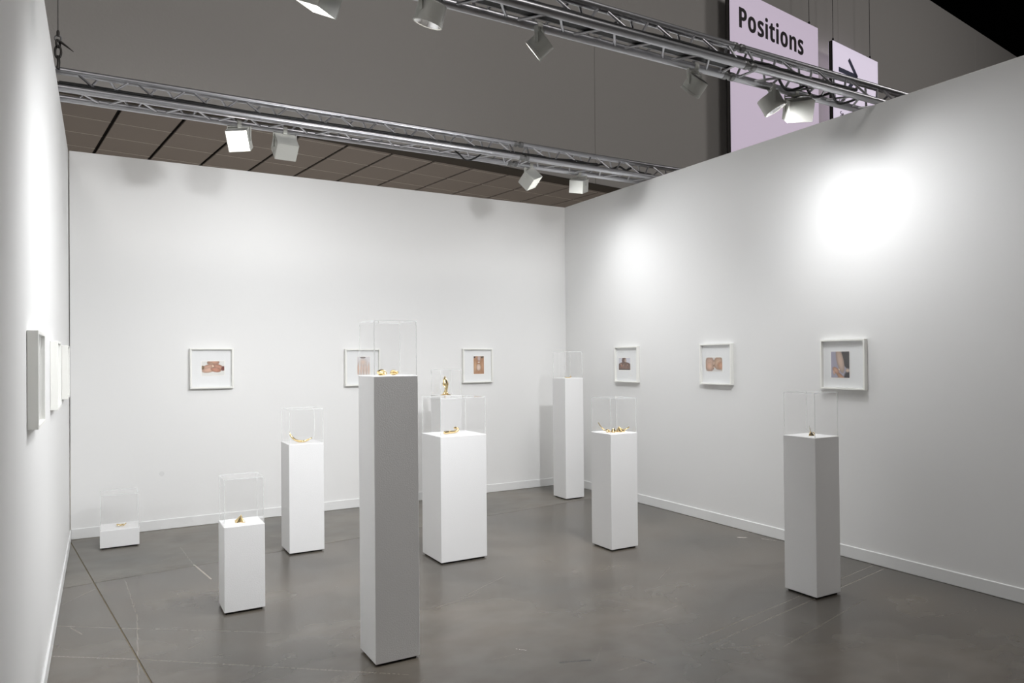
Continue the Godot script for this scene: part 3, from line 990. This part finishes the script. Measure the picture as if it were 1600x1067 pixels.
func build_sculptures() -> void:
	var g: Material = mats["gold"]
	var view := atan2(-RT.z, RT.x)          # turns local x to the right as seen from the entrance
	# two shells on the tallest plinth
	var o := gold_thing("dark mottled gold shell piece, left one on the tallest plinth", top_of(0) + RT * 0.004 - RT * 0.031 + FT * 0.02, view)
	part("shell", shell(Vector3(0.0255, 0.0165, 0.019), 0.5, 0.9, 0.15), g, o, Transform3D(Basis(Vector3.BACK, -0.18), Vector3(0, 0.0135, 0)))
	part("lip", tube(smooth_path([Vector3(-0.012, 0.003, 0.012), Vector3(0.004, 0.003, 0.015), Vector3(0.017, 0.006, 0.011), Vector3(0.024, 0.009, 0.002)], 4), 0.0028, 10), g, o)
	o = gold_thing("light gold shell piece with a wavy fold, right one on the tallest plinth", top_of(0) + RT * 0.036 + FT * 0.02, view)
	part("shell", shell(Vector3(0.022, 0.015, 0.018), 0.55, 0.35, 0.22), g, o, Transform3D(Basis(Vector3.BACK, 0.1), Vector3(0, 0.0125, 0)))
	# thorn
	o = gold_thing("tiny gold thorn with a thin upright spike on the shaded plinth", top_of(1) - RT * 0.006 + FT * 0.02, view)
	part("body", lobed([[0.0, 0.010, 0.021, 0, 0], [0.004, 0.009, 0.019, 0, 0], [0.016, 0.006, 0.011, -0.001, 0], [0.026, 0.003, 0.004, -0.003, 0], [0.030, 0.001, 0.0015, -0.004, 0]], 3, 12.0, 1.4, 0.5), g, o)
	part("spike", tube(smooth_path([Vector3(-0.002, 0.018, 0), Vector3(-0.006, 0.042, 0.0), Vector3(-0.012, 0.066, 0)], 5), [Vector2(0.0028, 0.0028), Vector2(0.0026, 0.0026), Vector2(0.0024, 0.0024), Vector2(0.0022, 0.0022), Vector2(0.002, 0.002), Vector2(0.0018, 0.0018), Vector2(0.0016, 0.0016), Vector2(0.0013, 0.0013), Vector2(0.001, 0.001), Vector2(0.0007, 0.0007), Vector2(0.0004, 0.0004)], 8), g, o)
	part("curl", tube(smooth_path([Vector3(0.010, 0.004, 0.006), Vector3(0.019, 0.010, 0.006), Vector3(0.019, 0.018, 0.0), Vector3(0.010, 0.020, -0.004)], 4), 0.0028, 8), g, o)
	# row of horns
	o = gold_thing("row of dark gold horns and knuckles spread across the plinth", top_of(2) + RT * 0.005 + FT * 0.005, view)
	var horn := func(pts: Array, r0: float, r1: float, name: String) -> void:
		var p := smooth_path(pts, 8)
		var rr := []
		for i in p.size():
			var f := float(i) / (p.size() - 1)
			var k := 1.0 + 0.16 * sin(f * 9.0)
			rr.append(Vector2(lerpf(r0, r1, f) * k, lerpf(r0, r1, f) * k * 0.8))
		part(name, tube(p, rr, 14), g, o)
	horn.call([Vector3(-0.078, 0.012, 0.01), Vector3(-0.095, 0.030, 0.004), Vector3(-0.113, 0.051, 0.0), Vector3(-0.128, 0.078, -0.004)], 0.0085, 0.0035, "horn")
	horn.call([Vector3(0.069, 0.012, 0.0), Vector3(0.085, 0.020, 0.0), Vector3(0.102, 0.029, 0.0), Vector3(0.117, 0.040, 0.0)], 0.0085, 0.005, "horn")
	part("knuckle", lobed([[0.0, 0.012, 0.019, 0, 0], [0.008, 0.013, 0.023, 0, 0], [0.017, 0.010, 0.019, -0.004, 0], [0.024, 0.006, 0.010, -0.006, 0], [0.027, 0.002, 0.003, -0.006, 0]], 5, 30.0, 1.2), g, o, Transform3D(Basis(), Vector3(-0.052, 0, 0.02)))
	part("knuckle", lobed([[0.0, 0.014, 0.020, 0, 0], [0.008, 0.013, 0.022, 0, 0], [0.020, 0.009, 0.015, 0.002, 0], [0.032, 0.004, 0.006, 0.003, 0], [0.035, 0.001, 0.002, 0.003, 0]], 4, 22.0, 1.4), g, o, Transform3D(Basis(), Vector3(-0.014, 0, 0.03)))
	part("knuckle", lobed([[0.0, 0.022, 0.036, 0, 0], [0.010, 0.022, 0.038, 0, 0], [0.022, 0.014, 0.027, -0.002, 0], [0.036, 0.006, 0.011, -0.008, 0], [0.043, 0.002, 0.003, -0.010, 0]], 4, 14.0, 1.3, 0.2), g, o, Transform3D(Basis(), Vector3(0.046, 0, 0.0)))
	# hook
	o = gold_thing("pale gold rod with a curled end on the broadest plinth", top_of(3) - RT * 0.018 + FT * 0.01, view)
	var hp := smooth_path([Vector3(-0.052, 0.012, 0.045), Vector3(-0.01, 0.013, 0.018), Vector3(0.030, 0.014, -0.012), Vector3(0.046, 0.022, -0.026), Vector3(0.046, 0.034, -0.032), Vector3(0.034, 0.041, -0.030), Vector3(0.020, 0.038, -0.022)], 7)
	var hr := []
	for i in hp.size():
		var f := float(i) / (hp.size() - 1)
		var r := 0.0125 - 0.004 * f + 0.0012 * sin(f * 14.0)
		if i == 0 or i == hp.size() - 1:
			r *= 0.6
		hr.append(Vector2(r, r * 0.9))
	part("rod", tube(hp, hr, 16), g, o)
	# far corner: low crescent with a small prong
	o = gold_thing("little gold crescent on the slim plinth in the far corner", top_of(4) + RT * 0.006 + FT * 0.01, view)
	part("crescent", tube(smooth_path([Vector3(-0.040, 0.010, 0.0), Vector3(-0.015, 0.005, 0.02), Vector3(0.015, 0.006, 0.018), Vector3(0.036, 0.014, 0.0)], 5), [Vector2(0.002, 0.002), Vector2(0.004, 0.004), Vector2(0.005, 0.005), Vector2(0.006, 0.005), Vector2(0.006, 0.005), Vector2(0.006, 0.005), Vector2(0.006, 0.005), Vector2(0.006, 0.005), Vector2(0.006, 0.005), Vector2(0.006, 0.006), Vector2(0.007, 0.006), Vector2(0.007, 0.006), Vector2(0.006, 0.005), Vector2(0.005, 0.005), Vector2(0.004, 0.004), Vector2(0.002, 0.002)], 10), g, o)
	part("prong", tube(smooth_path([Vector3(0.020, 0.008, 0.012), Vector3(0.024, 0.020, 0.006), Vector3(0.018, 0.032, 0.0)], 5), 0.0028, 8), g, o)
	# curved horn
	o = gold_thing("curved gold horn lying on its back, one end raised", top_of(5) + RT * 0.002 + FT * 0.01, view)
	var cp := smooth_path([Vector3(-0.098, 0.080, 0.01), Vector3(-0.083, 0.052, 0.01), Vector3(-0.058, 0.026, 0.012), Vector3(-0.025, 0.011, 0.014), Vector3(0.010, 0.0085, 0.008), Vector3(0.040, 0.016, -0.010), Vector3(0.068, 0.032, -0.035)], 7)
	var cr := []
	for i in cp.size():
		var f := float(i) / (cp.size() - 1)
		var r: float = 0.0025 + 0.0085 * pow(sin(PI * (0.06 + 0.9 * f)), 0.7)
		cr.append(Vector2(r, r * 0.85))
	part("horn", tube(cp, cr, 16), g, o)
	# folded triangle
	o = gold_thing("folded triangular gold piece on the knee-high plinth", top_of(6) + RT * 0.0 + FT * 0.012, view)
	part("fold", lobed([[0.0, 0.008, 0.034, 0, 0], [0.005, 0.0075, 0.033, 0, 0], [0.014, 0.006, 0.023, 0.001, 0], [0.028, 0.005, 0.012, 0.002, 0], [0.040, 0.003, 0.006, 0.003, 0], [0.045, 0.001, 0.002, 0.003, 0]], 3, 5.0, 1.5, 2.5), g, o)
	part("arm", tube(smooth_path([Vector3(-0.030, 0.007, 0.010), Vector3(-0.016, 0.020, 0.006), Vector3(0.002, 0.040, 0.0)], 6), [Vector2(0.005, 0.005), Vector2(0.0062, 0.0062), Vector2(0.006, 0.006), Vector2(0.0058, 0.0058), Vector2(0.0056, 0.0056), Vector2(0.0054, 0.0054), Vector2(0.005, 0.005), Vector2(0.0047, 0.0047), Vector2(0.0044, 0.0044), Vector2(0.004, 0.004), Vector2(0.0036, 0.0036), Vector2(0.003, 0.003), Vector2(0.0015, 0.0015)], 10), g, o)
	# links
	o = gold_thing("cluster of small gold links on the very low plinth", top_of(7) + RT * 0.018 + FT * 0.0, view)
	for k in 3:
		var ring := []
		for j in 25:
			var a := TAU * j / 24.0
			ring.append(Vector3(cos(a) * 0.0135, 0, sin(a) * 0.0135))
		part("link", tube(ring, 0.0042, 10), g, o, Transform3D(Basis(Vector3(0.3, 0, 1).normalized(), 0.5 * (k - 1) + 0.25), Vector3(-0.021 + 0.021 * k, 0.0108, 0.006 - 0.006 * k)))
	# upright figure
	o = gold_thing("upright twisting gold figure with a bud-like head", top_of(8), view)
	part("foot", lobed([[0.0, 0.015, 0.063, 0, 0], [0.004, 0.014, 0.056, 0, 0], [0.014, 0.014, 0.032, 0, 0], [0.032, 0.014, 0.022, 0, 0], [0.055, 0.011, 0.017, 0.004, 0], [0.085, 0.013, 0.020, 0.002, 0], [0.110, 0.020, 0.030, -0.003, 0], [0.128, 0.020, 0.029, -0.005, 0], [0.160, 0.013, 0.019, -0.008, 0], [0.183, 0.006, 0.009, -0.009, 0], [0.190, 0.001, 0.002, -0.009, 0]], 3, 14.0, 1.5, 0.5), g, o)
	part("ribbon", tube(smooth_path([Vector3(-0.030, 0.118, 0.008), Vector3(-0.022, 0.100, 0.018), Vector3(-0.004, 0.075, 0.022), Vector3(0.008, 0.050, 0.018), Vector3(0.004, 0.025, 0.022), Vector3(-0.002, 0.006, 0.036)], 6), 0.0062, 10), g, o)

# ------------------------------------------------------------------ framed prints
func blob(im: Image, c: Vector2, r: Vector2, rot: float, col: Color, soft := 0.25) -> void:
	# a soft ellipse in fractions of the picture, shaded a little towards its rim by print ink
	var w := im.get_width()
	var h := im.get_height()
	var ca := cos(rot)
	var sa := sin(rot)
	for y in h:
		for x in w:
			var d := Vector2((x + 0.5) / w - c.x, ((y + 0.5) / h - c.y) * h / w)
			var e := Vector2((d.x * ca + d.y * sa) / r.x, (-d.x * sa + d.y * ca) / r.y)
			var k := e.length()
			if k < 1.0:
				im.set_pixel(x, y, im.get_pixel(x, y).lerp(col.darkened(0.28 * k * k), clampf((1.0 - k) / soft, 0.0, 1.0)))

func printed(key: String, n: int, ratio: float) -> StandardMaterial3D:
	var w := 96
	var h := int(96 * ratio)
	var im := Image.create(w, h, false, Image.FORMAT_RGB8)
	var skin := Color(0.80, 0.63, 0.53)
	var tan := Color(0.72, 0.53, 0.40)
	var dark := Color(0.40, 0.27, 0.22)
	match n:
		0: # two hands meeting under a chin
			im.fill(Color(0.90, 0.90, 0.885))
			blob(im, Vector2(0.28, 0.10), Vector2(0.05, 0.08), 0.0, Color(0.66, 0.55, 0.47))
			blob(im, Vector2(0.53, 0.06), Vector2(0.27, 0.16), 0.0, Color(0.80, 0.62, 0.52), 0.15)
			blob(im, Vector2(0.42, 0.26), Vector2(0.12, 0.14), 0.3, Color(0.78, 0.64, 0.54))
			blob(im, Vector2(0.30, 0.42), Vector2(0.34, 0.14), -0.30, Color(0.82, 0.65, 0.56), 0.15)
			blob(im, Vector2(0.75, 0.42), Vector2(0.32, 0.13), 0.42, Color(0.78, 0.58, 0.49), 0.15)
			blob(im, Vector2(0.33, 0.60), Vector2(0.36, 0.14), -0.2, Color(0.86, 0.70, 0.61), 0.2)
			blob(im, Vector2(0.62, 0.60), Vector2(0.26, 0.13), 0.2, Color(0.79, 0.56, 0.46), 0.2)
			blob(im, Vector2(0.05, 0.44), Vector2(0.07, 0.10), 0.0, Color(0.53, 0.42, 0.28))
			blob(im, Vector2(0.95, 0.52), Vector2(0.09, 0.12), 0.3, Color(0.48, 0.25, 0.22))
			blob(im, Vector2(0.50, 0.35), Vector2(0.035, 0.09), -0.25, Color(0.98, 0.88, 0.76))
			blob(im, Vector2(0.52, 0.44), Vector2(0.03, 0.02), 0.0, dark)
		1: # fingers hanging side by side
			im.fill(Color(0.86, 0.845, 0.85))
			for k in 5:
				blob(im, Vector2(0.10 + 0.2 * k, 0.70), Vector2(0.11, 0.62), 0.0, Color(0.86, 0.735, 0.66), 0.6)
			blob(im, Vector2(0.45, 0.30), Vector2(0.40, 0.35), 0.0, Color(0.87, 0.76, 0.69), 0.8)
			blob(im, Vector2(0.44, 0.04), Vector2(0.24, 0.08), 0.0, Color(0.45, 0.39, 0.36))
			for k in 3:
				blob(im, Vector2(0.22 + 0.26 * k, 0.86), Vector2(0.035, 0.35), 0.0, Color(0.60, 0.50, 0.43), 0.9)
		2: # pale cloth knotted between two tan forms
			im.fill(Color(0.70, 0.52, 0.39))
			blob(im, Vector2(0.16, 0.55), Vector2(0.20, 0.75), 0.05, Color(0.82, 0.66, 0.51), 0.6)
			blob(im, Vector2(0.86, 0.55), Vector2(0.20, 0.75), -0.05, Color(0.78, 0.60, 0.46), 0.6)
			blob(im, Vector2(0.05, 0.03), Vector2(0.14, 0.12), 0.5, Color(0.22, 0.16, 0.14))
			blob(im, Vector2(0.86, 0.03), Vector2(0.18, 0.12), -0.7, Color(0.38, 0.34, 0.28))
			blob(im, Vector2(0.52, 0.12), Vector2(0.20, 0.34), 0.0, Color(0.80, 0.72, 0.70), 0.5)
			blob(im, Vector2(0.48, 0.62), Vector2(0.25, 0.36), 0.0, Color(0.91, 0.82, 0.76), 0.35)
			blob(im, Vector2(0.50, 0.34), Vector2(0.13, 0.06), 0.0, Color(0.97, 0.92, 0.88))
			blob(im, Vector2(0.50, 1.32), Vector2(0.55, 0.26), 0.0, Color(0.28, 0.16, 0.14), 0.5)
		3: # dark shoulders and neck before a pale ground
			im.fill(Color(0.83, 0.83, 0.86))
			blob(im, Vector2(0.46, 0.22), Vector2(0.20, 0.30), 0.0, Color(0.45, 0.34, 0.31), 0.2)
			blob(im, Vector2(0.58, 0.25), Vector2(0.10, 0.26), 0.0, Color(0.76, 0.68, 0.61), 0.5)
			blob(im, Vector2(0.5, 0.62), Vector2(0.56, 0.26), 0.0, Color(0.48, 0.36, 0.31), 0.12)
			blob(im, Vector2(0.5, 0.84), Vector2(0.7, 0.3), 0.0, Color(0.52, 0.40, 0.35), 0.2)
			blob(im, Vector2(0.20, 0.55), Vector2(0.05, 0.16), -0.2, Color(0.86, 0.70, 0.62), 0.7)
			blob(im, Vector2(0.26, 0.66), Vector2(0.14, 0.12), 0.0, Color(0.70, 0.47, 0.37), 0.8)
			blob(im, Vector2(0.42, 0.62), Vector2(0.03, 0.14), 0.4, Color(0.72, 0.69, 0.60), 0.6)
			blob(im, Vector2(0.76, 0.60), Vector2(0.12, 0.09), 0.0, Color(0.62, 0.50, 0.44), 0.8)
			for x in w:
				for y in range(int(h * 0.93), h):
					im.set_pixel(x, y, Color(0.25, 0.22, 0.22))
		4: # two rounded skin forms with a gold bead between
			im.fill(Color(0.84, 0.835, 0.82))
			blob(im, Vector2(0.25, 0.50), Vector2(0.30, 0.42), 0.0, Color(0.84, 0.70, 0.62), 0.10)
			blob(im, Vector2(0.24, 0.62), Vector2(0.24, 0.28), 0.0, Color(0.86, 0.71, 0.62), 0.5)
			blob(im, Vector2(0.78, 0.42), Vector2(0.30, 0.36), 0.0, Color(0.83, 0.70, 0.60), 0.10)
			blob(im, Vector2(0.92, 0.60), Vector2(0.26, 0.26), 0.0, Color(0.80, 0.61, 0.49), 0.4)
			blob(im, Vector2(0.49, 0.55), Vector2(0.06, 0.30), 0.1, Color(0.55, 0.40, 0.32), 0.7)
			blob(im, Vector2(0.50, 0.42), Vector2(0.03, 0.16), 0.12, Color(0.99, 0.90, 0.80), 0.5)
			blob(im, Vector2(0.49, 0.70), Vector2(0.05, 0.05), 0.0, Color(0.93, 0.78, 0.67), 0.4)
		_: # crossed arms
			im.fill(Color(0.66, 0.65, 0.71))
			blob(im, Vector2(0.90, 0.20), Vector2(0.34, 0.62), -0.15, Color(0.29, 0.28, 0.28), 0.12)
			blob(im, Vector2(0.95, 1.05), Vector2(0.30, 0.45), 0.0, Color(0.22, 0.20, 0.21), 0.3)
			blob(im, Vector2(0.90, 0.72), Vector2(0.14, 0.12), 0.0, Color(0.84, 0.75, 0.68), 0.4)
			blob(im, Vector2(0.50, 0.34), Vector2(0.21, 0.68), -0.22, Color(0.83, 0.73, 0.66), 0.15)
			blob(im, Vector2(0.30, 1.05), Vector2(0.34, 0.08), -0.5, Color(0.74, 0.66, 0.63), 0.3)
			blob(im, Vector2(0.68, 1.08), Vector2(0.62, 0.13), 0.78, Color(0.80, 0.61, 0.48), 0.15)
			blob(im, Vector2(0.26, 0.72), Vector2(0.24, 0.15), 0.7, Color(0.82, 0.64, 0.53), 0.2)
			blob(im, Vector2(0.15, 0.80), Vector2(0.06, 0.16), -0.3, Color(0.86, 0.70, 0.62), 0.4)
			blob(im, Vector2(0.44, 0.68), Vector2(0.035, 0.07), -0.4, Color(0.99, 0.90, 0.75), 0.4)
	var m := mat(key, Color.WHITE, 0.55)
	m.albedo_texture = ImageTexture.create_from_image(im)
	return m

# a frame lying in its own x-y plane, z out of the wall; ph = print centre and size
func picture(label: String, at: Vector3, turn: float, w: float, h: float, pc: Vector2, ps: Vector2, print_mat: Material, group: String) -> void:
	var o := thing("framed_picture", label, "picture", at, turn, group)
	var d := 0.036
	var rim := 0.014
	var st := start()
	for k in [-1.0, 1.0]:
		add_box(st, Vector3(k * (w - rim) / 2, 0, d / 2 + 0.001), Vector3(rim, h, d), 0.0015)
		add_box(st, Vector3(0, k * (h - rim) / 2, d / 2 + 0.001), Vector3(w - 2 * rim + 0.001, rim, d), 0.0015)
	part("frame", st.commit(), mats["frame_paint"], o)
	part("mount", box(Vector3(w - 2 * rim, h - 2 * rim, 0.004), 0.0005, Vector3(0, 0, 0.011)), mats["mat_board"], o)
	if print_mat:
		part("paper", box(Vector3(ps.x + 0.012, ps.y + 0.012, 0.001), 0.0002, Vector3(pc.x, pc.y, 0.0137)), mats["paper_edge"], o)
		st = start()
		var a := Vector3(pc.x - ps.x / 2, pc.y - ps.y / 2, 0.0147)
		var uv := [Vector2(0, 1), Vector2(0, 0), Vector2(1, 0), Vector2(1, 1)]
		var vs := [a, a + Vector3(0, ps.y, 0), a + Vector3(ps.x, ps.y, 0), a + Vector3(ps.x, 0, 0)]
		for k in [0, 1, 2, 0, 2, 3]:
			st.set_normal(Vector3.BACK)
			st.set_uv(uv[k])
			st.add_vertex(vs[k])
		part("print", st.commit(), print_mat, o)
	part("glass", box(Vector3(w - 2 * rim, h - 2 * rim, 0.002), 0.0002, Vector3(0, 0, 0.028)), mats["picture_glass"], o)

func build_frames() -> void:
	var gb := "white framed prints on the back wall"
	var gr := "white framed prints on the right wall"
	var gl := "white frames on the left wall"
	# back wall: x of centre, print centre offset, size
	picture("square white frame with a print of hands, above the low left plinths", Vector3(1.1185, 1.4275, 0), 0.0, 0.37, 0.37, Vector2(0.0105, 0.0), Vector2(0.194, 0.129), printed("print_hands", 0, 0.665), gb)
	picture("white frame half hidden behind the tallest plinth's case", Vector3(2.542, 1.4165, 0), 0.0, 0.365, 0.374, Vector2(0.012, 0.016), Vector2(0.133, 0.181), printed("print_fingers", 1, 1.36), gb)
	picture("white frame right of the gold figure, tan print with a pale knot", Vector3(3.8505, 1.418, 0), 0.0, 0.369, 0.376, Vector2(0.017, 0.005), Vector2(0.127, 0.196), printed("print_knot", 2, 1.54), gb)
	# right wall, faces -x
	var tr := -PI / 2
	picture("white frame on the right wall nearest the corner, dark shoulders print", Vector3(W, 1.42, 1.1615), tr, 0.381, 0.374, Vector2(-0.042, 0.006), Vector2(0.192, 0.128), printed("print_shoulders", 3, 0.95), gr)
	picture("middle white frame on the right wall, print of two rounded forms", Vector3(W, 1.427, 2.427), tr, 0.382, 0.368, Vector2(-0.0315, -0.0015), Vector2(0.201, 0.123), printed("print_rounds", 4, 0.72), gr)
	picture("white frame on the right wall above the shaded plinth, crossed arms print", Vector3(W, 1.4295, 3.70), tr, 0.37, 0.373, Vector2(-0.0275, -0.002), Vector2(0.153, 0.195), printed("print_arms", 5, 1.29), gr)
	# left wall, seen edge on
	picture("first white frame on the left wall, nearest the viewer", Vector3(0, 1.434, 3.78), PI / 2, 0.37, 0.366, Vector2.ZERO, Vector2.ZERO, null, gl)
	picture("second white frame on the left wall, between two others", Vector3(0, 1.427, 2.40), PI / 2, 0.37, 0.372, Vector2.ZERO, Vector2.ZERO, null, gl)
	picture("third white frame on the left wall, next to the corner", Vector3(0, 1.427, 1.13), PI / 2, 0.37, 0.372, Vector2.ZERO, Vector2.ZERO, null, gl)

# ------------------------------------------------------------------ hanging gear of the rear truss
func build_rigging() -> void:
	var o := thing("truss_hanger", "dark steel wire with shackle holding up the rear truss at the left wall", "hanger", Vector3(-0.007, 3.478, 1.433))
	var dk: Material = mats["steel_dark"]
	part("sling", tube(smooth_path([Vector3(0, -0.02, 0.03), Vector3(0.004, 0.03, 0.022), Vector3(0.0, 0.075, 0.0)], 5), 0.010, 10), dk, o)
	var ring := func(c: Vector3, a: float, b: float, r: float, bs: Basis) -> ArrayMesh:
		var pts := []
		for j in 21:
			var t := TAU * j / 20.0
			pts.append(c + bs * Vector3(cos(t) * a, sin(t) * b, 0))
		return tube(pts, r, 8)
	part("link", ring.call(Vector3(0, 0.105, 0), 0.019, 0.042, 0.0075, Basis(Vector3.UP, -0.4)), dk, o)
	part("shackle", ring.call(Vector3(0, 0.160, 0), 0.016, 0.024, 0.007, Basis(Vector3.UP, 0.9)), dk, o)
	part("ring", ring.call(Vector3(0, 0.196, 0), 0.019, 0.019, 0.006, Basis(Vector3.UP, -0.3)), mats["steel_bright"], o)
	part("pin", tube([Vector3(0.01, 0.178, 0.0), Vector3(0.05, 0.148, 0.01), Vector3(0.09, 0.118, 0.012)], [Vector2(0.009, 0.009), Vector2(0.006, 0.006), Vector2(0.002, 0.002)], 8), dk, o)
	part("ferrule", lathe([Vector2(0, 0.208), Vector2(0.009, 0.21), Vector2(0.0095, 0.24), Vector2(0.006, 0.25), Vector2(0, 0.25)], 12), dk, o)
	part("wire", tube([Vector3(0, 0.245, 0), Vector3(0, 12.0, 0)], 0.0024, 8), dk, o)
